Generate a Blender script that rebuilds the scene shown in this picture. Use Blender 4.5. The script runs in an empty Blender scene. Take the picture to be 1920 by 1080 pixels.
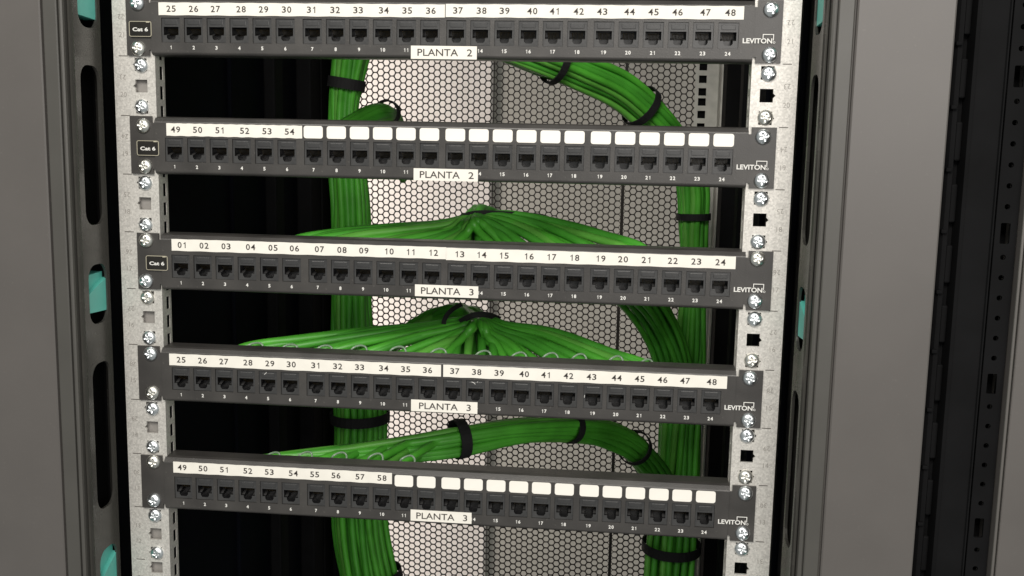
import bpy, bmesh, math, random
from mathutils import Vector, Matrix
R = math.radians
random.seed(7)
S = bpy.context.scene
COL = S.collection

# ------------------------------------------------------------------ camera, light, exposure
CP = Vector((0.127819, -0.761845, 0.101357))
CR, CF, CU = (Vector((0.9947216, 0.1007624, 0.01938752)), Vector((-0.09689668, 0.98458139, -0.1456383)),
              Vector((-0.03376346, 0.14299097, 0.98914792)))
FPX = 1935.93
cam = bpy.data.cameras.new('camera'); cam.lens = FPX / 1920 * 36; cam.sensor_width = 36
cam.clip_start = 0.02; cam.clip_end = 60
co = bpy.data.objects.new('camera', cam); COL.objects.link(co); S.camera = co
m = Matrix((CR, CU, -CF)).transposed().to_4x4(); m.translation = CP
co.matrix_world = m

W = bpy.data.worlds.new('World'); S.world = W; W.use_nodes = True
bg = W.node_tree.nodes['Background']; bg.inputs[0].default_value = (0.95, 1.0, 0.97, 1); bg.inputs[1].default_value = 0.30

def area(name, loc, target, sx, sy, power, col):
    l = bpy.data.lights.new(name, 'AREA'); l.shape = 'RECTANGLE'; l.size = sx; l.size_y = sy
    l.energy = power; l.color = col
    o = bpy.data.objects.new(name, l); COL.objects.link(o); o.location = loc
    o.rotation_euler = (Vector(target) - Vector(loc)).to_track_quat('-Z', 'Y').to_euler()
    return o
area('ceiling_lamp', (-0.15, -1.65, 1.25), (0.05, 0, -0.1), 1.3, 0.7, 40, (1.0, 0.955, 0.88))
area('right_fill_light', (0.8, -1.9, 0.45), (0.1, 0, -0.1), 1.0, 0.9, 17, (1.0, 0.95, 0.9))  # added fill, not a room lamp: gives the right post its sheen
area('rear_fill_light', (-0.95, 0.92, -0.25), (-0.05, 1.36, -0.32), 0.25, 1.5, 16, (1.0, 0.93, 0.87))  # added fill kept out of view, brightens the walls behind the mesh door
S.view_settings.view_transform = 'Standard'; S.view_settings.look = 'None'
S.view_settings.exposure = 0; S.view_settings.gamma = 1; S.view_settings.use_curve_mapping = False

def at(u, v, Y):            # the point at depth Y seen at (u, v)
    d = CR * ((u - 960) / FPX) + CF - CU * ((v - 540) / FPX)
    return CP + d * ((Y - CP.y) / d.y)

# ------------------------------------------------------------------ materials
def mat(name, col, rough=0.5, metal=0.0, var=0.15, scale=60, bump=0.0, bscale=900, coords='Object', spec=0.5, rvar=0.08, dust=0):
    M = bpy.data.materials.new(name); M.use_nodes = True
    nt = M.node_tree; N = nt.nodes; L = nt.links; b = N['Principled BSDF']
    tc = N.new('ShaderNodeTexCoord'); no = N.new('ShaderNodeTexNoise'); no.inputs['Scale'].default_value = scale
    no.inputs['Detail'].default_value = 6
    L.new(tc.outputs[coords], no.inputs['Vector'])
    r = N.new('ShaderNodeValToRGB')
    r.color_ramp.elements[0].position = 0.3; r.color_ramp.elements[1].position = 0.7
    r.color_ramp.elements[0].color = tuple(c * (1 - var) for c in col) + (1,)
    r.color_ramp.elements[1].color = tuple(min(1, c * (1 + var)) for c in col) + (1,)
    L.new(no.outputs['Fac'], r.inputs['Fac']); L.new(r.outputs['Color'], b.inputs['Base Color'])
    mr = N.new('ShaderNodeMapRange'); mr.inputs['To Min'].default_value = max(0.02, rough - rvar); mr.inputs['To Max'].default_value = min(1, rough + rvar)
    L.new(no.outputs['Fac'], mr.inputs['Value']); L.new(mr.outputs['Result'], b.inputs['Roughness'])
    b.inputs['Metallic'].default_value = metal; b.inputs['Specular IOR Level'].default_value = spec
    if dust:
        nd = N.new('ShaderNodeTexNoise'); nd.inputs['Scale'].default_value = 520; nd.inputs['Detail'].default_value = 4
        nw = N.new('ShaderNodeTexNoise'); nw.inputs['Scale'].default_value = 22; nw.inputs['Detail'].default_value = 5
        L.new(tc.outputs[coords], nd.inputs['Vector']); L.new(tc.outputs[coords], nw.inputs['Vector'])
        th = N.new('ShaderNodeMapRange'); th.inputs['From Min'].default_value = 0.66; th.inputs['From Max'].default_value = 0.74
        L.new(nd.outputs['Fac'], th.inputs['Value'])
        tw = N.new('ShaderNodeMapRange'); tw.inputs['From Min'].default_value = 0.45; tw.inputs['From Max'].default_value = 0.75
        tw.inputs['To Max'].default_value = dust; L.new(nw.outputs['Fac'], tw.inputs['Value'])
        mu = N.new('ShaderNodeMath'); mu.operation = 'MAXIMUM'; m2 = N.new('ShaderNodeMath'); m2.operation = 'MULTIPLY'; m2.inputs[1].default_value = min(0.5, dust * 3)
        L.new(th.outputs[0], m2.inputs[0]); L.new(m2.outputs[0], mu.inputs[0]); L.new(tw.outputs[0], mu.inputs[1])
        mx = N.new('ShaderNodeMix'); mx.data_type = 'RGBA'; L.new(mu.outputs[0], mx.inputs[0])
        L.new(r.outputs['Color'], mx.inputs[6]); mx.inputs[7].default_value = (0.30, 0.28, 0.25, 1)
        L.new(mx.outputs[2], b.inputs['Base Color'])
    if bump:
        n2 = N.new('ShaderNodeTexNoise'); n2.inputs['Scale'].default_value = bscale; n2.inputs['Detail'].default_value = 3
        L.new(tc.outputs[coords], n2.inputs['Vector'])
        bp = N.new('ShaderNodeBump'); bp.inputs['Strength'].default_value = bump; bp.inputs['Distance'].default_value = 0.0004
        L.new(n2.outputs['Fac'], bp.inputs['Height']); L.new(bp.outputs['Normal'], b.inputs['Normal'])
    return M

def galvanised(name):
    M = mat(name, (0.55, 0.53, 0.49), 0.45, 0.35, 0.1, 90, 0.1, 500)
    nt = M.node_tree; N = nt.nodes; L = nt.links; b = N['Principled BSDF']
    tc = N.new('ShaderNodeTexCoord'); vo = N.new('ShaderNodeTexVoronoi'); vo.inputs['Scale'].default_value = 850
    no = N.new('ShaderNodeTexNoise'); no.inputs['Scale'].default_value = 420; no.inputs['Detail'].default_value = 5
    L.new(tc.outputs['Object'], vo.inputs['Vector']); L.new(tc.outputs['Object'], no.inputs['Vector'])
    mx = N.new('ShaderNodeMix'); mx.data_type = 'RGBA'; mx.inputs[0].default_value = 0.45
    L.new(vo.outputs['Color'], mx.inputs[6]); L.new(no.outputs['Fac'], mx.inputs[7])
    bw = N.new('ShaderNodeRGBToBW'); L.new(mx.outputs[2], bw.inputs[0])
    r = N.new('ShaderNodeValToRGB'); r.color_ramp.elements[0].position = 0.3; r.color_ramp.elements[1].position = 0.72
    r.color_ramp.elements[0].color = (0.50, 0.483, 0.455, 1); r.color_ramp.elements[1].color = (0.68, 0.658, 0.618, 1)
    L.new(bw.outputs[0], r.inputs['Fac']); L.new(r.outputs['Color'], b.inputs['Base Color'])
    return M

MT = dict(
    panel=mat('black_powder_coat', (0.041, 0.038, 0.036), 0.39, 0, 0.14, 45, 0.25, 1400, spec=0.55, dust=0.05),
    jack=mat('black_jack_plastic', (0.037, 0.037, 0.038), 0.35, 0, 0.2, 150, 0.1, dust=0.04),
    jack_in=mat('socket_plastic', (0.009, 0.009, 0.010), 0.3, 0, 0.2, 200),
    contact=mat('gold_contact', (0.6, 0.45, 0.2), 0.3, 1.0),
    label=mat('label_paper', (0.81, 0.78, 0.715), 0.55, 0, 0.03, 120),
    window=mat('blank_label_paper', (0.86, 0.83, 0.77), 0.5, 0, 0.02, 120),
    ink=mat('label_ink', (0.035, 0.028, 0.025), 0.6, 0, 0.1),
    print=mat('white_print', (0.74, 0.73, 0.70), 0.5, 0, 0.03),
    gilt=mat('badge_outline_print', (0.42, 0.39, 0.30), 0.4, 0, 0.08),
    badge=mat('badge_plastic', (0.016, 0.014, 0.012), 0.25, 0, 0.2),
    screw=mat('zinc_plated_steel', (0.84, 0.87, 0.89), 0.33, 1.0, 0.12, 260),
    screw2=mat('yellowed_zinc_steel', (0.82, 0.81, 0.76), 0.36, 1.0, 0.14, 260),
    galv=galvanised('galvanised_steel'),
    stamp=mat('stamped_mark', (0.27, 0.25, 0.23), 0.6, 0.2, 0.1),
    tick=mat('engraved_line', (0.10, 0.09, 0.08), 0.6, 0.2, 0.1),
    rearrail=mat('rear_rail_steel', (0.55, 0.54, 0.50), 0.5, 0.2, 0.12, 80),
    backing=mat('dull_rail_steel', (0.27, 0.255, 0.24), 0.6, 0.2, 0.1, 200),
    frame=mat('grey_frame_paint', (0.096, 0.088, 0.083), 0.40, 0.0, 0.05, 14, 0.06, 1600, rvar=0.05, dust=0.022),
    frame2=mat('dark_grey_frame_paint', (0.066, 0.063, 0.057), 0.42, 0.0, 0.05, 25, 0.12, 1600),
    upright=mat('graphite_upright_paint', (0.064, 0.062, 0.056), 0.26, 0.3, 0.1, 30, 0.1, 1200),
    black=mat('black_steel', (0.0055, 0.0055, 0.006), 0.75, 0.0, 0.25, 30, 0.15, 700, spec=0.09),
    blackin=mat('black_interior_paint', (0.0026, 0.0032, 0.0055), 0.8, 0.0, 0.3, 12, spec=0.06),
    mesh=mat('brown_black_mesh_paint', (0.028, 0.02, 0.017), 0.55, 0.0, 0.2, 60),
    teal=mat('teal_plastic', (0.13, 0.55, 0.47), 0.4, 0, 0.06, 60),
    cable=mat('green_cable_jacket', (0.088, 0.43, 0.038), 0.42, 0, 0.22, 35, 0.0),
    cable2=mat('mid_green_cable_jacket', (0.070, 0.36, 0.034), 0.42, 0, 0.2, 35, 0.0),
    cable3=mat('pale_green_cable_jacket', (0.13, 0.44, 0.06), 0.42, 0, 0.2, 35, 0.0),
    tie=mat('black_hook_tape', (0.008, 0.008, 0.009), 0.8, 0, 0.3, 300, 0.6, 2500),
    wall=mat('pale_wall_paint', (0.76, 0.70, 0.655), 0.8, 0, 0.04, 9, 0.3, 300),
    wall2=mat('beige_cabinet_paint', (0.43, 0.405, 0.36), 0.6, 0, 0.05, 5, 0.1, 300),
)
clear = mat('clear_tie_plastic', (0.42, 0.56, 0.42), 0.25, 0, 0.05, 200)
clear.node_tree.nodes['Principled BSDF'].inputs['Transmission Weight'].default_value = 0.45
MT['clear'] = clear

# ------------------------------------------------------------------ mesh helpers
def link(name, me, parent=None, loc=None):
    o = bpy.data.objects.new(name, me); COL.objects.link(o)
    if parent: o.parent = parent
    if loc is not None: o.location = loc
    return o

def origin(o):
    v = Vector((0, 0, 0))
    while o: v = v + o.location; o = o.parent
    return v

def done(name, bm, mats, parent=None, smooth=False, world=True, recalc=True):
    """Turn a bmesh (world coordinates) into one mesh object under its parent."""
    if recalc: bmesh.ops.recalc_face_normals(bm, faces=bm.faces)
    if world and parent: bmesh.ops.translate(bm, verts=bm.verts, vec=-origin(parent))
    me = bpy.data.meshes.new(name); bm.to_mesh(me); bm.free()
    for x in (mats if isinstance(mats, (list, tuple)) else [mats]): me.materials.append(x)
    if smooth:
        for p in me.polygons: p.use_smooth = True
    return link(name, me, parent)

def thing(name, label, cat, loc=(0, 0, 0), group=None):
    o = bpy.data.objects.new(name, None); COL.objects.link(o); o.location = loc; o.empty_display_size = 0.02
    o['label'] = label; o['category'] = cat
    if group: o['group'] = group
    return o

def box(bm, x0, x1, y0, y1, z0, z1, mi=0, bev=0):
    r = bmesh.ops.create_cube(bm, size=1)
    for v in r['verts']:
        v.co = Vector((x0 + (v.co.x + .5) * (x1 - x0), y0 + (v.co.y + .5) * (y1 - y0), z0 + (v.co.z + .5) * (z1 - z0)))
    fs = set(f for v in r['verts'] for f in v.link_faces)
    if bev:
        es = set(e for v in r['verts'] for e in v.link_edges)
        g = bmesh.ops.bevel(bm, geom=list(es), offset=bev, segments=2, affect='EDGES', profile=0.5)
        fs = set(g['faces']) | set(f for f in fs if f.is_valid)
    for f in fs: f.material_index = mi

def rrect(cx, cz, w, h, r, n=4):
    pts = []
    for (sx, sz, a0) in ((1, 1, 0), (-1, 1, 90), (-1, -1, 180), (1, -1, 270)):
        for k in range(n + 1):
            a = R(a0 + 90 * k / n)
            pts.append((cx + sx * (w / 2 - r) + r * math.cos(a), cz + sz * (h / 2 - r) + r * math.sin(a)))
    return pts

def plate(bm, loops, fmap, th, mi=0, back=True):
    """Flat sheet with holes: loops in 2D (outer first), fmap(a, b, depth) -> point, th = thickness."""
    fr = [[bm.verts.new(fmap(a, b, 0)) for a, b in lp] for lp in loops]
    bk = [[bm.verts.new(fmap(a, b, th)) for a, b in lp] for lp in loops]
    new = []
    for sets in ((fr, bk) if back else (fr,)):
        es = []
        for lp in sets:
            for i in range(len(lp)): es.append(bm.edges.new((lp[i - 1], lp[i])))
        g = bmesh.ops.triangle_fill(bm, edges=es, use_beauty=True, use_dissolve=False)
        new += [f for f in g['geom'] if isinstance(f, bmesh.types.BMFace)]
    for a, b in zip(fr, bk):
        for i in range(len(a)): new.append(bm.faces.new((a[i - 1], a[i], b[i], b[i - 1])))
    for f in new: f.material_index = mi

def extrude_profile(bm, pts, fmap, t0, t1, closed=False, mi=0, caps=False):
    a = [bm.verts.new(fmap(p[0], p[1], t0)) for p in pts]; b = [bm.verts.new(fmap(p[0], p[1], t1)) for p in pts]
    n = len(pts)
    for i in range(n if closed else n - 1):
        j = (i + 1) % n
        f = bm.faces.new((a[i], a[j], b[j], b[i])); f.material_index = mi
    if caps:
        bm.faces.new(a).material_index = mi; bm.faces.new(b).material_index = mi

def smoothpath(pts, per=8):
    """Catmull-Rom through tuples of any length (Vector + extras)."""
    P = [pts[0]] + list(pts) + [pts[-1]]; out = []
    for i in range(1, len(P) - 2):
        for k in range(per):
            t = k / per
            out.append(tuple(0.5 * (2 * b + (c - a) * t + (2 * a - 5 * b + 4 * c - d) * t * t + (3 * b - a - 3 * c + d) * t ** 3)
                             for a, b, c, d in zip(P[i - 1], P[i], P[i + 1], P[i + 2])))
    out.append(tuple(pts[-1])); return out

def frames(P):
    T = []
    for i in range(len(P)):
        t = P[min(i + 1, len(P) - 1)] - P[max(i - 1, 0)]
        T.append(t.normalized() if t.length > 1e-9 else Vector((0, 0, 1)))
    ref = Vector((0, 1, 0)) if abs(T[0].y) < 0.9 else Vector((1, 0, 0))
    n = (ref - T[0] * ref.dot(T[0])).normalized(); F = []
    for t in T:
        n = n - t * n.dot(t)
        n = n.normalized() if n.length > 1e-6 else t.orthogonal().normalized()
        F.append((n, t.cross(n)))
    return F

def tube(bm, P, r, k=8, mi=0):
    F = frames(P); rings = []
    for p, (n, b) in zip(P, F):
        rings.append([bm.verts.new(p + (n * math.cos(2 * math.pi * j / k) + b * math.sin(2 * math.pi * j / k)) * r) for j in range(k)])
    for A, B in zip(rings, rings[1:]):
        for j in range(k): bm.faces.new((A[j], A[(j + 1) % k], B[(j + 1) % k], B[j])).material_index = mi
    bm.faces.new(rings[0]); bm.faces.new(rings[-1])

_tx = {}
def text_mesh(s, weight=0.0):
    k = (s, weight)
    if k in _tx: return _tx[k]
    c = bpy.data.curves.new('lettering', 'FONT'); c.body = s; c.size = 1; c.offset = weight; c.resolution_u = 3
    o = bpy.data.objects.new('lettering', c); COL.objects.link(o)
    dg = bpy.context.evaluated_depsgraph_get(); dg.update()
    me = o.evaluated_get(dg).to_mesh()
    vs = [tuple(v.co) for v in me.vertices]; fs = [tuple(p.vertices) for p in me.polygons]
    bpy.data.objects.remove(o); bpy.data.curves.remove(c)
    _tx[k] = (vs, fs); return _tx[k]

def lettering(bm, s, cx, cz, y, h, w=None, weight=0.0, rot=0.0, shear=0.0, wide=1.0):
    vs, fs = text_mesh(s, weight)
    x0 = min(v[0] for v in vs); x1 = max(v[0] for v in vs); y0 = min(v[1] for v in vs); y1 = max(v[1] for v in vs)
    sz = h / (y1 - y0); sx = sz * wide if w is None else w / (x1 - x0)
    c_, s_ = math.cos(rot), math.sin(rot); V = []
    for v in vs:
        a = (v[0] - (x0 + x1) / 2) * sx; b = (v[1] - (y0 + y1) / 2) * sz
        a += b * shear
        V.append(bm.verts.new((cx + a * c_ - b * s_, y, cz + a * s_ + b * c_)))
    for f in fs:
        try: bm.faces.new([V[i] for i in f])
        except ValueError: pass

ONE = [(.17, 0), (.30, 0), (.30, 1), (.205, 1), (.13, .87), (-.02, .78), (-.02, .66), (.08, .70), (.17, .765)]
def digits(bm, s, cx, cz, y, h, weight=0.0, wide=1.0):
    adv = 0.80 * h * wide; n = len(s)
    for i, ch in enumerate(s):
        gx = cx + (i - (n - 1) / 2) * adv
        if ch == '1':
            g = 1 + 2.2 * weight
            V = [bm.verts.new((gx + ((a - .17) * g) * h * wide, y, cz + (b - .5) * h)) for a, b in ONE]
            bmesh.ops.triangle_fill(bm, edges=[bm.edges.new((V[j - 1], V[j])) for j in range(len(V))], use_beauty=True)
        else: lettering(bm, ch, gx, cz, y, h, w=(0.68 if ch == '4' else 0.62) * h * wide, weight=weight)

xz = lambda y0: (lambda a, b, d: Vector((a, y0 + d, b)))           # sheet facing the camera
def yz(x0, s): return lambda a, b, d: Vector((x0 + s * d, a, b))    # sheet facing sideways

# ------------------------------------------------------------------ walls behind the cabinet
bm = bmesh.new(); box(bm, -1.6, -0.121, 1.30, 1.74, -1.6, 1.1, bev=0.004)
o = done('wall', bm, MT['wall']); o['label'] = 'bright pale wall end seen through the left half of the mesh door'; o['category'] = 'wall'
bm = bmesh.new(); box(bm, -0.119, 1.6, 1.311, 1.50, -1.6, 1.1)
o = done('wall', bm, MT['wall2']); o['label'] = 'grey beige wall seen through the right half of the mesh door'; o['category'] = 'wall'

# ------------------------------------------------------------------ the cabinet
U = 0.04445
ZB, ZT = -0.95, 0.52
cab = thing('server_cabinet', 'open grey network cabinet with galvanised rails, slotted black posts and honeycomb rear door', 'cabinet', (0, 0.3, ZB))

SLOTS = [(0.285, 0.174), (0.147, 0.029), (-0.001, -0.0465), (-0.077, -0.193), (-0.226, -0.275), (-0.303, -0.42)]
for s in (-1, 1):
    # slotted upright: flat inner flange with long rounded slots, curling back into the dark
    bm = bmesh.new()
    y0, y1 = -0.0405, -0.0005
    loops = [[(y0, ZB), (y1, ZB), (y1, ZT), (y0, ZT)]]
    for a, b in SLOTS: loops.append(rrect(-0.0190, (a + b) / 2, 0.028, a - b, 0.0105, 5))
    plate(bm, loops, yz(s * 0.2620, s), 0.002)
    extrude_profile(bm, [(0.2621, -0.0004), (0.2640, 0.0035), (0.268, 0.009), (0.275, 0.013)], lambda a, b, t: Vector((s * a, b, t)), ZB, ZT)
    up = done('slotted_upright', bm, MT['upright'], cab)
    # thin rolled lip on the front edge of the upright
    bm = bmesh.new()
    extrude_profile(bm, [(0.2616, -0.0408), (0.2612, -0.0425), (0.2622, -0.0445), (0.2640, -0.0440), (0.2642, -0.0408)], lambda a, b, t: Vector((s * a, b, t)), ZB, ZT, True)
    done('upright_lip', bm, MT['upright'], up)
    # dark channel behind the slots with bolt heads in it
    bm = bmesh.new(); box(bm, min(s * .284, s * .286), max(s * .284, s * .286), -0.044, 0.03, ZB, ZT)
    box(bm, min(s * .2765, s * .2838), max(s * .2765, s * .2838), 0.0262, 0.0295, ZB, ZT)
    ch = done('post_channel', bm, MT['black'], up)
    for z in (0.130, 0.088, 0.046, -0.04, -0.088, -0.165, -0.13):
        bm = bmesh.new()
        bmesh.ops.create_cone(bm, cap_ends=True, segments=20, radius1=0.006, radius2=0.0045, depth=0.004,
                              matrix=Matrix.Translation((s * 0.282, -0.016, z)) @ Matrix.Rotation(-s * R(90), 4, 'Y'))
        done('bolt_head', bm, MT['frame2'], up)
    # teal clips sitting in the slots
    for (zc, h) in ((0.2085, 0.055), (-0.0235, 0.030), (-0.252, 0.046)):
        bm = bmesh.new()
        xa, xb = 0.2632, 0.278
        zz = zc - h / 2, zc + h / 2
        P = [(-0.0335, zz[0] + .0015), (-0.0035, zz[0]), (-0.0035, zz[1]), (-0.0335, zz[1] - .001)]
        for i, (xo, q) in enumerate(((0, 1.0), (0.0035, 0.62))):
            pts = [(p[0], zz[0] + (p[1] - zz[0]) * q) if not i else (p[0], zz[1] - (zz[1] - p[1]) * q) for p in P]
            if not i: pts = [(-0.0335, zz[0] + .0015), (-0.0035, zz[0]), (-0.0035, zz[0] + h * 0.85), (-0.0335, zz[0] + h * 0.5)]
            plate(bm, [pts], yz(s * (xa + xo), s), 0.010)
        done('teal_clip', bm, MT['teal'], up)
    # stepped front post: small rounded edge, groove, narrow strip, groove, broad face
    bm = bmesh.new()
    XO = 0.3432 if s > 0 else 0.352
    mp = lambda a, b, t: Vector((s * a, b, t))
    extrude_profile(bm, [(0.2646, -0.0412), (0.2646, -0.0470), (0.2652, -0.0485), (0.2665, -0.0490), (0.2676, -0.0488), (0.2680, -0.0470)], mp, ZB, ZT, mi=1)
    extrude_profile(bm, [(0.2680, -0.0470), (0.2686, -0.0470), (0.2688, -0.0494), (0.2696, -0.0500), (0.2785, -0.0500), (0.2794, -0.0492), (0.2796, -0.0475)], mp, ZB, ZT, mi=1)
    extrude_profile(bm, [(0.2796, -0.0475), (0.2804, -0.0475), (0.2806, -0.0500), (0.2816, -0.0508), (XO - .0012, -0.0508), (XO - .0003, -0.0504), (XO, -0.0495), (XO, -0.01), (0.287, -0.01)], mp, ZB, ZT)
    done('front_post', bm, [MT['frame'], MT['frame2']], cab)
    # side panel, ribbed inside
    bm = bmesh.new(); box(bm, min(s * .276, s * .279), max(s * .276, s * .279), 0.03, 0.83, ZB, ZT)
    for y in (0.10, 0.29):
        box(bm, min(s * .2715, s * .2765), max(s * .2715, s * .2765), y, y + 0.012, ZB, ZT, bev=0.0015)
    done('side_panel', bm, MT['blackin'], cab)
bm = bmesh.new(); box(bm, -0.29, 0.29, -0.04, 0.83, ZT, ZT + 0.02); done('roof', bm, MT['blackin'], cab)
bm = bmesh.new(); box(bm, -0.29, 0.29, -0.04, 0.83, ZB - 0.02, ZB); done('base', bm, MT['blackin'], cab)

# screws ------------------------------------------------------------------
def screw_mesh(name, rad, h, mt, seed):
    rnd = random.Random(seed); a0 = rnd.uniform(0, 1.5)
    bm = bmesh.new(); n = 40; ring = []
    rr = [0.0, .1, .2, .28, .36, .44, .52, .6, .7, .8, .88, .94, .98, 1.0, 1.0]
    for i, q in enumerate(rr):
        row = []
        for j in range(n if i else 1):
            a = 2 * math.pi * j / n
            x, z = rad * q * math.cos(a), rad * q * math.sin(a)
            y = -h * (0.25 + 0.75 * max(0, 1 - q ** 2.6) ** 0.8) if i < len(rr) - 1 else 0
            cx, cz = q * math.cos(a - a0), q * math.sin(a - a0)
            w = 0.115
            d = 0
            if q < 0.58 and (abs(cx) < w or abs(cz) < w): d = 0.4 * h * min(1, (0.62 - q) * 4)
            row.append(bm.verts.new((x, y + d, z)))
        ring.append(row)
    for j in range(n): bm.faces.new((ring[0][0], ring[1][j], ring[1][(j + 1) % n]))
    for A, B in zip(ring[1:], ring[2:]):
        for j in range(n): bm.faces.new((A[j], B[j], B[(j + 1) % n], A[(j + 1) % n]))
    bmesh.ops.recalc_face_normals(bm, faces=bm.faces)
    me = bpy.data.meshes.new(name); bm.to_mesh(me); bm.free(); me.materials.append(mt)
    for p in me.polygons: p.use_smooth = True
    return me
SCR = [screw_mesh('screw', 0.0056, 0.0036, MT['screw'], i) for i in range(5)]
SCR2 = [screw_mesh('screw', 0.0056, 0.0036, MT['screw2'], 20 + i) for i in range(3)]
def put_screw(parent, x, y, z, yellow=False, k=None):
    me = random.choice(SCR2 if yellow else SCR)
    o = link('screw', me, parent, Vector((x, y, z)) - origin(parent))
    o.rotation_euler = (random.uniform(-.06, .06), 0, random.uniform(-.08, .08))
    return o

# front mounting rails ------------------------------------------------------
RY = 0.0021                                 # rail face; the panel ears in front of it are at y = 0
def square_hole(cx, cz, s, w=0.0095):
    h = w / 2; r = 0.0012
    p = [(s * h, h), (s * -h, h), (s * -h, -h), (s * h, -h), (s * h, -0.0017), (s * (h + 0.0017), 0), (s * h, 0.0017)]
    return [(cx + a, cz + b) for a, b in p]
rails = {}
for s in (-1, 1):
    xi, xo = 0.2212, 0.2537
    bm = bmesh.new(); loops = [[(s * xi, ZB), (s * xo, ZB), (s * xo, ZT), (s * xi, ZT)]]
    for k in range(-12, 8):
        for dz in (-0.015875, 0, 0.015875): loops.append(square_hole(s * 0.2325, k * U + dz, s))
    plate(bm, loops, xz(RY), 0.002)
    # inner flange running back, pierced with upright slots
    def bar(ya, yb, za, zb): box(bm, min(s * xi, s * (xi + .0007)), max(s * xi, s * (xi + .0007)), ya, yb, za, zb)
    bar(RY + .00202, .0097, ZB, ZT); bar(.0153, .0185, ZB, ZT)
    zs = [ZB + .012 + q * U / 3 for q in range(98)]
    for za, zb in zip([ZB - .005] + zs, zs + [ZT + .005]): bar(.0097, .0153, za + .005, zb - .005)
    ra = done('mounting_rail', bm, MT['galv'], cab); rails[s] = ra
    if s < 0:                               # the left rail is closed behind its holes
        bm = bmesh.new(); box(bm, -0.2520, -0.2240, RY + 0.0042, RY + 0.006, ZB, ZT)
        done('rail_backing', bm, MT['backing'], ra)
    # unit lines and stamped numbers
    for k in range(-7, 6):
        zz = k * U + U / 2
        xa, xb = (-0.2495, -0.2425) if s < 0 else (0.2425, 0.2490)
        bm = bmesh.new(); box(bm, xa, xb, RY - 0.00015, RY + 0.0005, zz - 0.0003, zz + 0.0003)
        done('unit_line', bm, MT['tick'], ra)
        bm = bmesh.new()
        n = 17 + k
        lettering(bm, str(n), s * 0.2468, k * U - 0.0065, RY - 0.0002, 0.0036, weight=-0.012, rot=R(4 * s))
        lettering(bm, str(43 - n), s * 0.2468, k * U + 0.0065, RY - 0.0002, 0.0036, weight=-0.012, rot=R(180 + 4 * s))
        done('stamped_number', bm, MT['stamp'], ra)
for s, zs in ((-1, None), (1, None)):
    for k in (3, 1, -1, -3, -5):
        for dz in (0.0158, -0.0158):
            if s > 0 and k == -5 and dz < 0: continue
            x = 0.2325 + random.uniform(-.0008, .0008)
            put_screw(rails[s], s * x, RY + 0.0002, k * U + dz + random.uniform(-.0006, .0006), random.random() < 0.2)

# rear rails ---------------------------------------------------------------
for s in (-1, 1):
    bm = bmesh.new()
    def bar(xa, xb, ya, yb, za, zb): box(bm, min(s * xa, s * xb), max(s * xa, s * xb), ya, yb, za, zb)
    bar(0.2245, 0.2287, 0.600, 0.602, ZB, ZT); bar(0.2385, 0.2535, 0.600, 0.602, ZB, ZT)
    zs = [k * U + dz for k in range(-19, 12) for dz in (-0.015875, 0, 0.015875)]
    for za, zb in zip([ZB - .00475] + zs, zs + [ZT + .00475]): bar(0.2287, 0.2385, 0.600, 0.602, za + .00475, zb - .00475)
    box(bm, min(s * .2535, s * .2555), max(s * .2535, s * .2555), 0.56, 0.602, ZB, ZT)
    done('rear_rail', bm, MT['rearrail'] if s > 0 else MT['black'], cab)  # left rail gets black in place of steel: its shade is put into the colour
    bm = bmesh.new()                        # black corner profile between rail and side panel
    box(bm, min(s * .256, s * .2758), max(s * .256, s * .2758), 0.52, 0.70, ZB, ZT, bev=0.002)
    box(bm, min(s * .2275, s * .2400), max(s * .2275, s * .2400), 0.606, 0.620, ZB, ZT)
    box(bm, min(s * .2620, s * .2758), max(s * .2620, s * .2758), 0.40, 0.43, ZB, ZT, bev=0.002)
    done('rear_post', bm, MT['black'], cab)

# honeycomb rear door: two leaves that meet at a dark bar ---------------------
def honeycomb(name, x0, x1, z0, z1, Y):
    p = 0.00965; Rr = p / math.sqrt(3); cs = p * math.sqrt(3) / 2; rin = Rr * 0.835; th = 0.0012
    V, Fc = [], []
    A = []
    for i in range(6):
        a, b = Vector((math.cos(R(60 * i)), math.sin(R(60 * i)))), Vector((math.cos(R(60 * i + 60)), math.sin(R(60 * i + 60))))
        A += [tuple(a), tuple((a + b) / 2)]
    B = [Vector(a) for a in A]; B = [tuple(v * (0.955 if v.length > .9 else 1.02)) for v in B]
    ncol = int((x1 - x0) / cs); nrow = int((z1 - z0) / p)
    if x0 < 0: x0 = x1 - ncol * cs
    for i in range(ncol):
        cx = x0 + (i + .5) * cs
        for j in range(nrow):
            cz = z0 + (j + .5 + (0.5 if i % 2 else 0)) * p
            b = len(V)
            for q, y, AA in ((Rr, Y, A), (rin, Y, B), (rin, Y + th, B)):
                for a in AA: V.append((cx + q * a[0], y, cz + q * a[1]))
            for e in range(12):
                f = (e + 1) % 12
                Fc.append((b + e, b + f, b + 12 + f, b + 12 + e)); Fc.append((b + 12 + e, b + 12 + f, b + 24 + f, b + 24 + e))
    o3 = origin(cab)
    me = bpy.data.meshes.new(name); me.from_pydata([(v[0] - o3.x, v[1] - o3.y, v[2] - o3.z) for v in V], [], Fc)
    me.materials.append(MT['mesh']); return link(name, me, cab)
honeycomb('mesh_door_leaf', -0.272, 0.1352, ZB + 0.02, ZT - 0.02, 0.75)
honeycomb('mesh_door_leaf', 0.1402, 0.272, ZB + 0.02, ZT - 0.02, 0.75)
bm = bmesh.new(); box(bm, 0.1355, 0.1400, 0.746, 0.765, ZB + 0.01, ZT - 0.01); done('door_seam', bm, MT['mesh'], cab)

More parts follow.
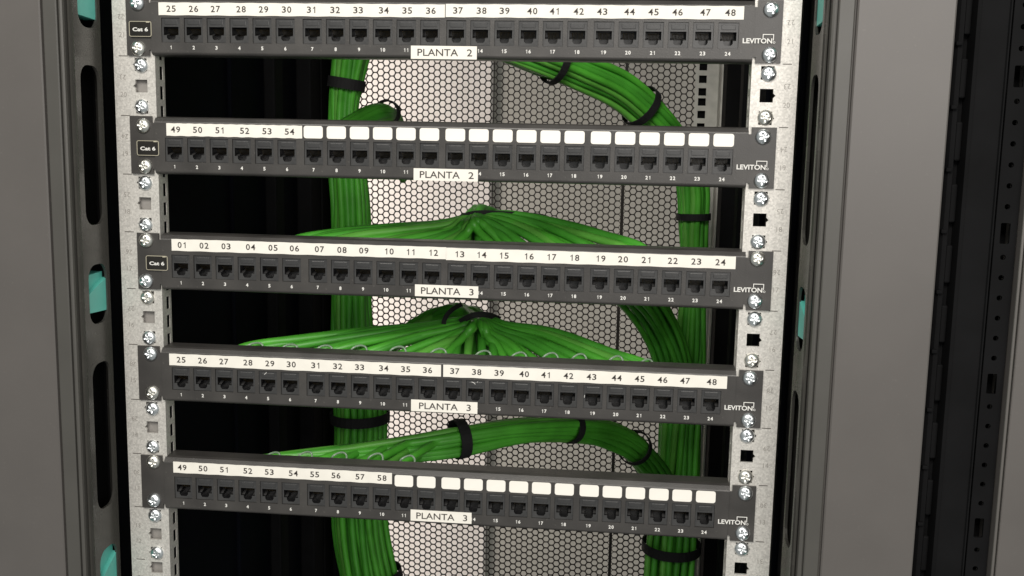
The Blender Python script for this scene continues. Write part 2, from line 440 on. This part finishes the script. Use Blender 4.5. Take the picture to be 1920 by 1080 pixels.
# ------------------------------------------------------------------ neighbouring cabinet on the right
nb = thing('neighbouring_cabinet', 'black perforated post and grey edge of the next cabinet on the right', 'cabinet', (0.40, 0.0, ZB))
bm = bmesh.new()
extrude_profile(bm, [(0.3445, 0.02), (0.3445, -0.030), (0.3500, -0.036), (0.3530, -0.036), (0.3545, -0.030), (0.3575, -0.030), (0.3580, -0.0445), (0.3600, -0.0455), (0.3605, -0.0440),
                     (0.3780, -0.0440), (0.3786, -0.0455), (0.3794, -0.0455), (0.3798, -0.043), (0.3800, 0.02)], lambda a, b, t: Vector((a, b, t)), ZB, ZT)
done('hinge_channel', bm, MT['black'], nb)
bm = bmesh.new()
k = 0; z = ZT - 0.03
while z > ZB + 0.05:
    box(bm, 0.3532, 0.3574, -0.0359, -0.0325, z - 0.026, z, bev=0.0012)
    box(bm, 0.3480, 0.3522, -0.0385, -0.0345, z - 0.0335, z - 0.0305, bev=0.0008)
    z -= 0.0415
done('hinge_knuckles', bm, MT['black'], nb)
bm = bmesh.new()
loops = [[(0.3805, ZB), (0.3945, ZB), (0.3945, ZT), (0.3805, ZT)]]
i = 0; z = ZT - 0.02
while z > ZB + 0.02:
    if i % 7 == 3: loops.append(rrect(0.3870, z - .004, 0.0062, 0.0140, 0.0006, 1)); z -= 0.020
    else: loops.append(rrect(0.3870, z, 0.0036, 0.0036, 0.0017, 4)); z -= 0.0138
    i += 1
plate(bm, loops, xz(-0.0455), 0.002)
done('perforated_strip', bm, MT['black'], nb)
bm = bmesh.new(); box(bm, 0.382, 0.393, -0.030, -0.028, ZB, ZT); done('strip_backing', bm, MT['black'], nb)
bm = bmesh.new(); box(bm, 0.3952, 0.3975, -0.052, -0.02, ZB, ZT, 1, bev=0.0006); box(bm, 0.3980, 0.52, -0.053, -0.02, ZB, ZT, 0, bev=0.001)
done('front_post', bm, [MT['frame'], MT['frame2']], nb)
bm = bmesh.new(); box(bm, 0.3445, 0.3795, 0.021, 0.024, ZB, ZT); done('channel_back', bm, MT['black'], nb)

# ------------------------------------------------------------------ patch panels
PX = [g + 0.01757 * j for g in (-0.2062, -0.0979, 0.0092, 0.1161) for j in range(6)]
def faceplate_mesh():
    bm = bmesh.new(); Z = 0.02185
    # body: front sheet with 24 port openings
    zb, zt = -0.0193, 0.0172
    loops = [[(-0.2215, zb), (0.2215, zb), (0.2215, zt), (-0.2215, zt)]]
    for x in PX: loops.append([(x - .0072, -.01215), (x + .0072, -.01215), (x + .0072, .0058), (x - .0072, .0058)])
    plate(bm, loops, xz(-0.0012), 0.0013, back=False)
    mp = lambda a, b, t: Vector((t, a, b))
    extrude_profile(bm, [(-0.0012, zt), (-0.0009, zt + .0008), (0.0004, zt + .0024), (0.0014, zt + .0036), (0.0030, Z - .0006), (0.0045, Z - .0002), (0.018, Z - .0002), (0.018, Z - .0012), (0.004, Z - .0014)], mp, -0.2215, 0.2215)
    extrude_profile(bm, [(-0.0012, zb), (-0.0010, zb - .0008), (-0.0002, zb - .0017), (0.0012, -Z + .0002), (0.003, -Z), (0.016, -Z), (0.016, -Z + .0011), (0.004, -Z + .0011)], mp, -0.2215, 0.2215)
    for s in (-1, 1):
        c = [(-0.0012, zb), (-0.0002, zb - .0017), (0.0012, -Z + .0002), (0.016, -Z + .0002), (0.016, Z - .0004), (0.0030, Z - .0006), (0.0004, zt + .0024), (-0.0012, zt)]
        bm.faces.new([bm.verts.new((s * 0.2215, a, b)) for a, b in c])
        # ear, with small relief notches where it meets the body
        e = [(0.2216, -0.0178), (0.2238, -0.0178), (0.2238, -Z), (0.2413, -Z), (0.2413, Z), (0.2238, Z), (0.2238, 0.0168), (0.2216, 0.0168)]
        plate(bm, [[(s * a, b) for a, b in e]], xz(0.0), 0.0017)
    bmesh.ops.recalc_face_normals(bm, faces=bm.faces)
    me = bpy.data.meshes.new('faceplate'); bm.to_mesh(me); bm.free(); me.materials.append(MT['panel']); return me

def jack_mesh():
    bm = bmesh.new(); y = -0.0004
    outer = [(-.0070, -.01195), (.0070, -.01195), (.0070, .0056), (-.0070, .0056)]
    op = [(-.0057, -.0007), (.0057, -.0007), (.0057, -.0068), (.0034, -.0068), (.0034, -.0086), (.0022, -.0101), (-.0022, -.0101), (-.0034, -.0086), (-.0034, -.0068), (-.0057, -.0068)]
    plate(bm, [outer, op], xz(y), 0.0105, back=False)
    plate(bm, [[(-.0083, -.0132), (.0083, -.0132), (.0083, .0068), (-.0083, .0068)], outer], xz(0.0004), 0.001, back=False)
    bm.faces.new([bm.verts.new((a, y + 0.0105, b)) for a, b in op]).material_index = 1
    for f in bm.faces:
        c = f.calc_center_median()
        if c.y > y + 0.003 and abs(c.x) < .0065 and -.0115 < c.z < .004: f.material_index = 1
    # raised lip over the opening and a shallow designation window
    box(bm, -.0050, .0050, y - .0003, y + .001, .0008, .0044, 0, bev=.0003)
    for k in range(8):                      # contacts slope from the back wall towards the front
        x = -.0036 + k * .00103
        tube(bm, [Vector((x, y + .0095, -.0014)), Vector((x, y + .0030, -.0020)), Vector((x, y + .0095, -.0058))], 0.00022, 5, 2)
    # sloping guide ramps on both sides of the latch slot
    for s in (-1, 1):
        a = [bm.verts.new(Vector(p)) for p in ((s * .0056, y + .002, -.0067), (s * .0034, y + .002, -.0067), (s * .0034, y + .009, -.0046), (s * .0056, y + .009, -.0046))]
        bm.faces.new(a).material_index = 0
    bmesh.ops.recalc_face_normals(bm, faces=bm.faces)
    me = bpy.data.meshes.new('port_jack'); bm.to_mesh(me); bm.free()
    for q in ('jack', 'jack_in', 'contact'): me.materials.append(MT[q])
    return me

def window_mesh():
    bm = bmesh.new(); plate(bm, [rrect(0, 0, 0.0146, 0.0092, 0.0018, 4)], xz(-0.0015), 0.0004, back=False)
    bmesh.ops.recalc_face_normals(bm, faces=bm.faces)
    me = bpy.data.meshes.new('blank_label'); bm.to_mesh(me); bm.free(); me.materials.append(MT['window']); return me
FACE, JACK, WIN = faceplate_mesh(), jack_mesh(), window_mesh()

def patch_panel(k, dx, dz, roll, label, strips, blanks, planta, badge, screws, scuffs=()):
    zc = k * U + dz
    t = thing('patch_panel', label, 'patch panel', (dx, 0, zc), 'patch panels screwed to the rack')
    link('faceplate', FACE, t)
    for x in PX:
        o = link('port_jack', JACK, t, (x, random.uniform(-.00015, .00015), random.uniform(-.0001, .0001)))
        o.rotation_euler = (random.uniform(-.012, .012), 0, random.uniform(-.012, .012))
    bm = bmesh.new()
    for i, x in enumerate(PX): digits(bm, str(i + 1), x, -0.0158, -0.00135, 0.0027, weight=0.03, wide=1.02)
    done('printed_numbers', bm, MT['print'], t, world=False)
    for (xa, xb, za, zb, tilt, nums) in strips:
        bm = bmesh.new()
        w, h = xb - xa, zb - za
        f = lambda a, b, d: Vector((a, -0.0016 + d, b + (a - xa) * tilt))
        # the tape bulges a little over the label windows underneath
        n = 48; top = [(xa + w * i / n, zb + 0.00012 * math.sin(i * 1.7) * (0 < i < n)) for i in range(n + 1)]
        bot = [(xa + w * i / n, za + 0.00015 * math.sin(i * 1.31 + 1) * (0 < i < n)) for i in range(n + 1)]
        plate(bm, [bot + top[::-1]], f, 0.0003, back=False)
        st = done('label_strip', bm, MT['label'], t, world=False)
        bm = bmesh.new()
        for s_, x in nums: digits(bm, s_, x, (za + zb) / 2 + (x - xa) * tilt + .0001, -0.00175, 0.0046, weight=0.014, wide=1.1)
        done('strip_numbers', bm, MT['ink'], st, world=False)
    for i in blanks:
        link('blank_label', WIN, t, (PX[i] + random.uniform(-.0001, .0001), 0, 0.0122))
    xa, xb, za, zb, s_, rt = planta
    cx, cz = (xa + xb) / 2, (za + zb) / 2
    q = lambda a, b, d: Vector((cx + (a - cx) * math.cos(rt) - (b - cz) * math.sin(rt), -0.0018 + d, cz + (a - cx) * math.sin(rt) + (b - cz) * math.cos(rt)))
    bm = bmesh.new(); plate(bm, [[(xa, za), (xb, za), (xb, zb), (xa, zb)]], q, 0.0004, back=False)
    st = done('floor_label', bm, MT['label'], t, world=False)
    bm = bmesh.new()
    lettering(bm, 'PLANTA', cx - 0.0044, cz, -0.002, 0.0050, w=0.0300, rot=rt, weight=0.006)
    lettering(bm, s_, cx + 0.0190, cz + math.sin(rt) * 0.02, -0.002, 0.0050, rot=rt, wide=1.25, weight=0.006)
    done('floor_lettering', bm, MT['ink'], st, world=False)
    if badge is not None:
        bx, bz = badge
        bm = bmesh.new(); plate(bm, [rrect(bx, bz, .0168, .0108, .0012, 3)], xz(-0.0016), 0.0017, back=False)
        bd = done('category_badge', bm, MT['badge'], t, world=False)
        bm = bmesh.new(); plate(bm, [rrect(bx, bz, .0174, .0113, .0014, 3), rrect(bx, bz, .0165, .0105, .0010, 3)], xz(-0.0019), 0.0008, back=False)
        box(bm, bx + .0048, bx + .0074, -0.00215, -0.0018, bz + .0046, bz + .0053)
        done('badge_outline', bm, MT['gilt'], bd, world=False)
        bm = bmesh.new(); lettering(bm, 'Cat 6', bx, bz - .0003, -0.00175, 0.0029, w=0.0120, weight=0.03)
        done('badge_lettering', bm, MT['print'], bd, world=False)
    for (sx, sz, pts) in scuffs:
        bm = bmesh.new()
        tube(bm, [Vector((sx + a, -0.0009, sz + b)) for a, b in pts], 0.00022, 5); done('scuff_mark', bm, MT['print'], t, world=False)
    bm = bmesh.new()
    lettering(bm, 'LEVITON', 0.2243, -0.0066, -0.00135, 0.0036, w=0.0205, weight=0.025)
    lettering(bm, '®', 0.2359, -0.0076, -0.00135, 0.0017, weight=0.02)
    a, b, c, d = 0.2278, 0.2356, -0.0069, -0.0019
    w = 0.00055
    for (x0, x1, z0, z1) in ((a, b, d - w, d), (a, a + w, -0.0047, d - w), (b - w, b, -0.0062, d - w)):
        vs = [bm.verts.new(v) for v in ((x0, -0.00137, z0), (x1, -0.00137, z0), (x1, -0.00137, z1), (x0, -0.00137, z1))]; bm.faces.new(vs)
    done('maker_logo', bm, MT['print'], t, world=False)
    for (sx, sz, yel) in screws:
        put_screw(t, dx + sx, 0.0, zc + sz, yel)
    t.rotation_euler = (0, -roll, 0)
    return t

def nm(a, xs, fmt='%d'): return [(fmt % (a + i), x / 1000) for i, x in enumerate(xs)]
def scr(dx, zc, pts):
    out = []
    for (u, v, yel) in pts:
        p = at(u, v, -0.002); out.append((p.x - dx, p.z - zc, yel))
    return out
P1 = [-205.2, -187.9, -171.1, -151.5, -134.4, -117.0, -98.1, -80.5, -63.3, -44.3, -26.9, -9.5, 10.4, 27.6, 44.3, 64.4, 80.6, 97.7, 114.5, 133.8, 150.8, 167.7, 187.2, 204.6]
P2 = [-204.5, -187.3, -169.8, -150.7, -133.4, -116.1]
P3 = [-204.3, -186.9, -169.5, -150.2, -132.5, -115.8, -96.3, -78.9, -62.0, -42.7, -26.0, -8.9, 11.0, 27.5, 44.4, 63.1, 79.9, 96.9, 116.2, 132.7, 149.9, 169.0, 186.0, 203.4]
P4 = [-205.3, -188.0, -170.8, -151.5, -134.0, -117.0, -97.5, -80.3, -63.1, -44.3, -27.2, -10.2, 10.8, 27.6, 44.8, 63.9, 80.5, 97.4, 114.7, 133.5, 150.6, 167.6, 184.2, 203.8]
P5 = [-206.4, -189.3, -171.8, -152.7, -135.3, -115.9, -98.7, -81.6, -62.4, -45.0]
c = lambda xs, d: [x - d for x in xs]
DX = {4: -0.0006, 2: -0.0004, 0: 0.0021, -2: -0.0003, -4: -0.0008}
def screws_for(k, pts): return scr(DX[k], k * U, pts)
patch_panel(4, DX[4], 0, 0, 'uppermost black patch panel, numbered 25 to 48 above a PLANTA 2 sticker', [(-0.2150, 0.0008, .0076, .0168, 0, nm(25, P1[:12])), (0.0014, 0.2140, .0079, .0171, 0, nm(37, P1[12:]))], [],
            (-0.0240, 0.0246, -0.0220, -0.0126, '2', 0), (-0.2296, -0.0026),
            screws_for(4, [(255, 5, 0), (257, 90, 1), (1447, 17, 0), (1444, 102, 0)]))
patch_panel(2, DX[2], 0.0002, 0, 'second patch panel from the top, numbered 49 to 54 then eighteen blank labels', [(-0.2118, -0.1064, .0074, .0168, 0, nm(49, P2))], range(6, 24),
            (-0.0217, 0.0265, -0.0217, -0.0128, '2', 0), (-0.2268, -0.0022),
            screws_for(2, [(266, 236, 1), (270, 312, 1), (1432, 257, 0), (1429, 339, 0)]))
patch_panel(0, DX[0], 0, 0, 'middle patch panel, numbered 01 to 24 above a PLANTA 3 sticker', [(-0.2128, 0.0008, .0090, .0180, 0, nm(1, P3[:12], '%02d')), (0.0007, 0.2144, .0084, .0176, 0, nm(13, P3[12:]))], [],
            (-0.0227, 0.0255, -0.0197, -0.0108, '3', 0), (-0.2250, -0.0010),
            screws_for(0, [(272, 451, 1), (272, 527, 0), (1421, 486, 1), (1416, 565, 0)]))
patch_panel(-2, DX[-2], 0, 0, 'fourth patch panel from the top, numbered 25 to 48 above a PLANTA 3 sticker', [(-0.2150, 0.0002, .0076, .0168, 0, nm(25, P4[:12])), (0.0019, 0.2150, .0076, .0170, 0, nm(37, P4[12:]))], [],
            (-0.0228, 0.0286, -0.0203, -0.0112, '3', 0), None,
            screws_for(-2, [(280, 664, 0), (284, 737, 1), (1407, 710, 0), (1404, 789, 0)]),
            [(PX[4] - .003, .0032, [(0, 0), (.0012, .0008), (.0020, .0019)]), (PX[13] - .002, .0034, [(-.001, .001), (.001, .0002), (.0018, -.0008)]), (PX[13] + .0012, .0042, [(0, 0), (.0006, .0005)]), (PX[18] - .0064, -.004, [(0, 0), (.0001, .002)])])
patch_panel(-4, DX[-4], 0, 0, 'lowest patch panel, numbered 49 to 58 then fourteen blank labels', [(-0.2138, -0.0371, .0092, .0182, 0, nm(49, P5))], range(10, 24),
            (-0.0222, 0.0258, -0.0195, -0.0105, '3', 0), None,
            screws_for(-4, [(286, 867, 1), (287, 939, 0), (1398, 926, 0), (1393, 1001, 0)]))
# the plain panel just above, only its lower edge in view
t = thing('blanking_panel', 'plain black panel edge at the very top above the uppermost patch panel', 'panel', (0, 0, 5 * U))
bm = bmesh.new(); box(bm, -0.2215, 0.2215, 0.003, 0.03, 5 * U - .0213, 5 * U + .0218, bev=.001); done('faceplate', bm, MT['black'], t)

# ------------------------------------------------------------------ cables
CR_ = 0.0035
def make_cable(parent, P, r=CR_, m=None):
    bm = bmesh.new(); tube(bm, P, r, 8)
    return done('cable', bm, m or random.choices((MT['cable'], MT['cable2'], MT['cable3']), (5, 4, 2))[0], parent, smooth=True)

def hexpack(n):
    pts = [(0, 0)]; k = 1
    while len(pts) < n:
        ring = []
        for s in range(6):
            a0, a1 = R(60 * s), R(60 * s + 60)
            for j in range(k):
                t = j / k
                ring.append((k * (math.cos(a0) * (1 - t) + math.cos(a1) * t), k * (math.sin(a0) * (1 - t) + math.sin(a1) * t)))
        pts += ring; k += 1
    pts = sorted(pts, key=lambda p: p[0] ** 2 + p[1] ** 2)[:n]
    mx = max(math.hypot(*p) for p in pts)
    return [(a / mx, b / mx) for a, b in pts]

def path(nodes, per=8):
    """nodes (u, v, depth, half width in pixels) -> centre points and radii in metres."""
    w = []
    for u, v, Y, h in nodes:
        p = at(u, v, Y); d = (p - CP).dot(CF); w.append((p.x, p.y, p.z, h * d / FPX))
    sm = smoothpath(w, per)
    return [Vector(q[:3]) for q in sm], [q[3] for q in sm]

def strand(C, Rd, F, off, r, rnd, wander=0.35, twist=0.0):
    ph = [rnd.uniform(0, 6.28) for _ in range(4)]; fq = [rnd.uniform(0.6, 1.6) for _ in range(2)]
    out = []; s = 0
    for i, c_ in enumerate(C):
        if i: s += (C[i] - C[i - 1]).length
        k = max(0.0, Rd[i] - r)
        a = off[0] + wander * (r / max(k, r)) * 1.4 * math.sin(ph[0] + s * 22 * fq[0])
        b = off[1] + wander * (r / max(k, r)) * 1.4 * math.sin(ph[1] + s * 22 * fq[1])
        tw = twist * s; a, b = a * math.cos(tw) - b * math.sin(tw), a * math.sin(tw) + b * math.cos(tw)
        n, bb = F[i]
        out.append(c_ + n * (a * k) + bb * (b * k))
    return out

def strap(parent, C, Rd, i, tilt=0.0, w=0.011, grow=1.06, mt='tie', name='strap', tilt2=0.0, tail=None):
    """A flat band wrapped round the bundle at centre point i."""
    F = frames(C); n, b = F[i]; t = n.cross(b)
    bm = bmesh.new(); k = 28; ra = []
    for (rr, dz) in ((1.0, -.5), (1.0, .5), (1.0 + .0012 / Rd[i], .5), (1.0 + .0012 / Rd[i], -.5)):
        row = []
        for j in range(k):
            a = 2 * math.pi * j / k; q = Rd[i] * grow * rr
            row.append(bm.verts.new(C[i] + n * (q * math.cos(a)) + b * (q * math.sin(a)) + t * (dz * w + q * (tilt * math.sin(a) + tilt2 * math.cos(a)))))
        ra.append(row)
    for A, B in zip(ra, ra[1:] + ra[:1]):
        for j in range(k): bm.faces.new((A[j], A[(j + 1) % k], B[(j + 1) % k], B[j]))
    return done(name, bm, MT[mt], parent, smooth=False)

def nearest(C, u, v):
    best, bi = 1e9, 0
    for i, p in enumerate(C):
        d = p - CP; y = d.dot(CF); uu = 960 + FPX * d.dot(CR) / y; vv = 540 - FPX * d.dot(CU) / y
        q = (uu - u) ** 2 + (vv - v) ** 2
        if q < best: best, bi = q, i
    return bi

def bundle(label, nodes, n, straps=(), seed=1, r=CR_, wander=0.35, twist=0.6, name='cable_bundle'):
    rnd = random.Random(seed)
    C, Rd = path(nodes); F = frames(C)
    t = thing(name, label, 'cable bundle', C[len(C) // 2], 'bundles of green network cable')
    for off in hexpack(n): make_cable(t, strand(C, Rd, F, off, r, rnd, wander, twist), r)
    for (u, v, tl, t2, w) in straps: strap(t, C, Rd, nearest(C, u, v), tl, w, tilt2=t2)
    return t

bundle('thick upright bundle of green cables at the left beside the bright honeycomb',
       [(705, -120, .50, 44), (684, -20, .50, 42), (664, 70, .50, 38), (652, 140, .50, 33), (645, 210, .50, 29), (650, 300, .50, 35), (657, 390, .50, 37), (658, 500, .50, 38), (660, 600, .50, 39),
        (668, 690, .50, 46), (675, 780, .50, 51), (673, 870, .50, 50), (675, 970, .50, 52), (688, 1060, .50, 56), (712, 1160, .50, 58), (740, 1260, .50, 58)], 37,
       [(646, 160, 0, 0, .013), (674, 779, 0, 0, .013), (694, 1085, 0, 0, .013)], 3, r=0.0042, wander=0.25)
bundle('thick green cable bundle sweeping in from the top and down the right rear rail',
       [(800, 20, .30, 34), (900, 62, .32, 36), (1000, 100, .34, 38), (1080, 132, .37, 38), (1160, 167, .40, 38), (1225, 222, .43, 37), (1272, 282, .46, 34), (1298, 345, .47, 31), (1300, 430, .47, 28),
        (1300, 540, .47, 27), (1292, 660, .47, 33), (1277, 770, .47, 41), (1271, 880, .47, 44), (1261, 990, .47, 49), (1255, 1080, .47, 51), (1250, 1200, .47, 51)], 37,
       [(1040, 115, 0, 0, .008), (1200, 195, 0, 0, .009), (1298, 408, 0, 0, .008), (1254, 1020, 0, 0, .012)], 4, r=0.0041, wander=0.25)
bundle('green cables curving down from behind the middle panel into the right hand bundle',
       [(1060, 470, .20, 30), (1130, 505, .28, 36), (1195, 550, .36, 40), (1232, 610, .41, 40), (1258, 680, .43, 38), (1268, 760, .46, 34), (1272, 860, .49, 30), (1262, 960, .51, 28)], 22, (), 5)
bundle('small strapped green cable stub poking up behind the second panel',
       [(530, 305, .05, 14), (605, 268, .08, 16), (660, 235, .11, 19), (708, 212, .15, 21), (738, 220, .20, 20), (748, 260, .26, 19), (752, 330, .30, 17)], 9,
       [(727, 207, 0, 0, .009)], 6, wander=0.2)

# fans: cables from the ports of one panel gathered at a tied knot behind it
def fan(label, k, apex, left, right, back, straps, seed, hoops=()):
    rnd = random.Random(seed)
    A = at(*apex)
    t = thing('cable_bundle', label, 'cable bundle', A, 'bundles of green network cable')
    def run(side, i, n, shape):
        f = max(0, min(1, i / (n - 1) + rnd.uniform(-.05, .05))); lift = rnd.uniform(-7, 5); ax = rnd.uniform(-9, 9)
        sp = []
        # shape: outline nodes (u, v, depth) of the top cable, from the knot outwards; others drop below it
        for j, (u, v, Y) in enumerate(shape):
            g = j / (len(shape) - 1)
            uu = apex[0] + (u - apex[0]) * (1 - 0.80 * f) + ax * (1 - g) + rnd.uniform(-2, 2)
            vv = v + f * (14 + 44 * g) + rnd.uniform(-2, 2) + lift * math.sin(math.pi * g)
            sp.append(tuple(at(uu, vv, Y - 0.028 * f * (1 - g) + rnd.uniform(-.002, .002))))
        x = sp[-1][0]
        sp.append((x + side * (0.012 * (1 - f)), 0.035, k * U - 0.004))
        nb_ = [(apex[0] + (b[0] - apex[0]) + rnd.uniform(-10, 10), b[1] + rnd.uniform(-8, 8), b[2] + rnd.uniform(-.01, .01)) for b in back]
        bp = [tuple(at(*q)) for q in nb_]
        P = [Vector(q) for q in smoothpath(bp[::-1] + sp, 8)]
        make_cable(t, P, 0.0037)
    nl, nr = 14, 14
    for i in range(nl): run(-1, i, nl, left)
    for i in range(nr): run(1, i, nr, right)
    for q, (du, dv, Y) in enumerate(((-34, 44, .11), (-14, 52, .10), (10, 50, .105), (30, 46, .11), (-4, 40, .14), (18, 38, .145), (-24, 40, .15), (36, 44, .15), (-44, 46, .15))):   # short ones straight down to the middle ports
        e = at(apex[0] + du * 1.25, apex[1] + 95, .04)
        sp = [tuple(at(apex[0] + du * .2, apex[1] + 4, .135)), tuple(at(apex[0] + du * .75, apex[1] + dv * .5, Y + .01)), tuple(at(apex[0] + du, apex[1] + dv, Y - .02)), (e.x, .036, k * U - .004)]
        make_cable(t, [Vector(v) for v in smoothpath(sp, 8)], 0.0037, MT['cable3'] if q == 1 else MT['cable2'])
    for (nodes, w) in straps:
        C = [Vector(q) for q in smoothpath([tuple(at(*p)) for p in nodes], 6)]
        bm = bmesh.new(); F = frames(C); vs = []
        for p, (n, b) in zip(C, F):
            # flat band whose width faces the camera
            d = (CP - p).normalized(); tt = n.cross(b); wv = tt.cross(d).normalized()
            vs.append([bm.verts.new(p + wv * w / 2), bm.verts.new(p - wv * w / 2), bm.verts.new(p - wv * w / 2 - d * .0015), bm.verts.new(p + wv * w / 2 - d * .0015)])
        for a, b in zip(vs, vs[1:]):
            for j in range(4): bm.faces.new((a[j], a[(j + 1) % 4], b[(j + 1) % 4], b[j]))
        bm.faces.new(vs[0]); bm.faces.new(vs[-1])
        done('strap', bm, MT['tie'], t)
    clear_ties(t, hoops, k)
    return t

def clear_ties(t, hoops, k):
    for (u, v, rad) in hoops:
        p = at(u, v, 0.045); bm = bmesh.new()
        P = []
        for j in range(17):
            a = R(-40 + 260 * j / 16)
            P.append(p + Vector((math.cos(a) * rad, 0.004 * math.sin(2 * a), (math.sin(a) - 1) * rad)))
        tube(bm, P, 0.0009, 6)
        done('clear_tie', bm, MT['clear'], t, smooth=True)

fan('fan of green cables rising to a tied knot behind the middle panel', 0, (888, 408, .13),
    [(872, 407, .125), (820, 420, .11), (720, 429, .09), (620, 436, .07), (545, 452, .05)],
    [(905, 402, .125), (960, 404, .115), (1050, 417, .10), (1140, 440, .075), (1215, 466, .05)],
    [(900, 398, .15), (930, 412, .20), (960, 450, .26), (985, 520, .32)],
    [([(845, 418, .118), (870, 404, .115), (900, 398, .112), (950, 400, .11), (1010, 404, .12), (1035, 412, .135)], .0035)], 11)
fan('fan of green cables under clear ties rising to a tied knot behind the fourth panel', -2, (893, 594, .13),
    [(882, 598, .125), (810, 608, .11), (700, 618, .09), (560, 635, .065), (450, 655, .05)],
    [(905, 594, .125), (960, 610, .11), (1050, 624, .095), (1150, 655, .07), (1235, 686, .05)],
    [(880, 588, .15), (850, 584, .18), (800, 600, .22), (740, 640, .26), (700, 700, .30)],
    [([(832, 612, .10), (834, 598, .105), (846, 582, .115), (866, 570, .13)], .004), ([(862, 604, .105), (885, 592, .10), (912, 590, .105), (938, 599, .12)], .005)], 12,
    [(478, 643, .0065), (543, 646, .0065), (608, 648, .0065), (673, 648, .0065), (746, 650, .0065), (822, 654, .0065), (906, 658, .0065), (973, 661, .0065), (1032, 662, .0065), (1086, 664, .006), (1155, 668, .006), (1212, 674, .006)])

# bundle behind the lowest panel: cables leave it one by one towards their ports
nodes = [(1262, 1090, .52, 28), (1256, 985, .50, 28), (1236, 905, .43, 29), (1196, 845, .31, 29), (1140, 812, .26, 29), (1070, 801, .20, 27), (960, 806, .15, 30), (862, 823, .12, 33), (780, 838, .10, 29), (700, 847, .085, 23), (620, 852, .07, 16), (530, 856, .06, 10), (440, 866, .05, 7)]
C, Rd = path(nodes); F = frames(C)
t = thing('cable_bundle', 'green cable bundle arching behind the lowest panel with black straps', 'cable bundle', C[len(C) // 2], 'bundles of green network cable')
rnd = random.Random(21)
offs = hexpack(24)
for i, off in enumerate(offs):
    P = strand(C, Rd, F, off, CR_, rnd, 0.25, 0.5)
    ue = 455 + (i * 7 % 24) / 24 * 360
    j = nearest(C, ue, 850)
    Q = P[:j]
    if len(Q) > 4:
        e = Q[-1]; Q += [Vector(q) for q in smoothpath([tuple(e), (e.x - .02, .05, e.z - .006), (e.x - .028, .035, -4 * U - .002)], 5)][1:]
    make_cable(t, Q)
for (u, v, w) in ((862, 823, .010), (1070, 801, .008), (1190, 840, .008)): strap(t, C, Rd, nearest(C, u, v), 0, w, grow=1.05)
clear_ties(t, [(512, 849, .0055), (572, 848, .0055), (636, 849, .006), (704, 851, .006), (764, 855, .006)], -4)
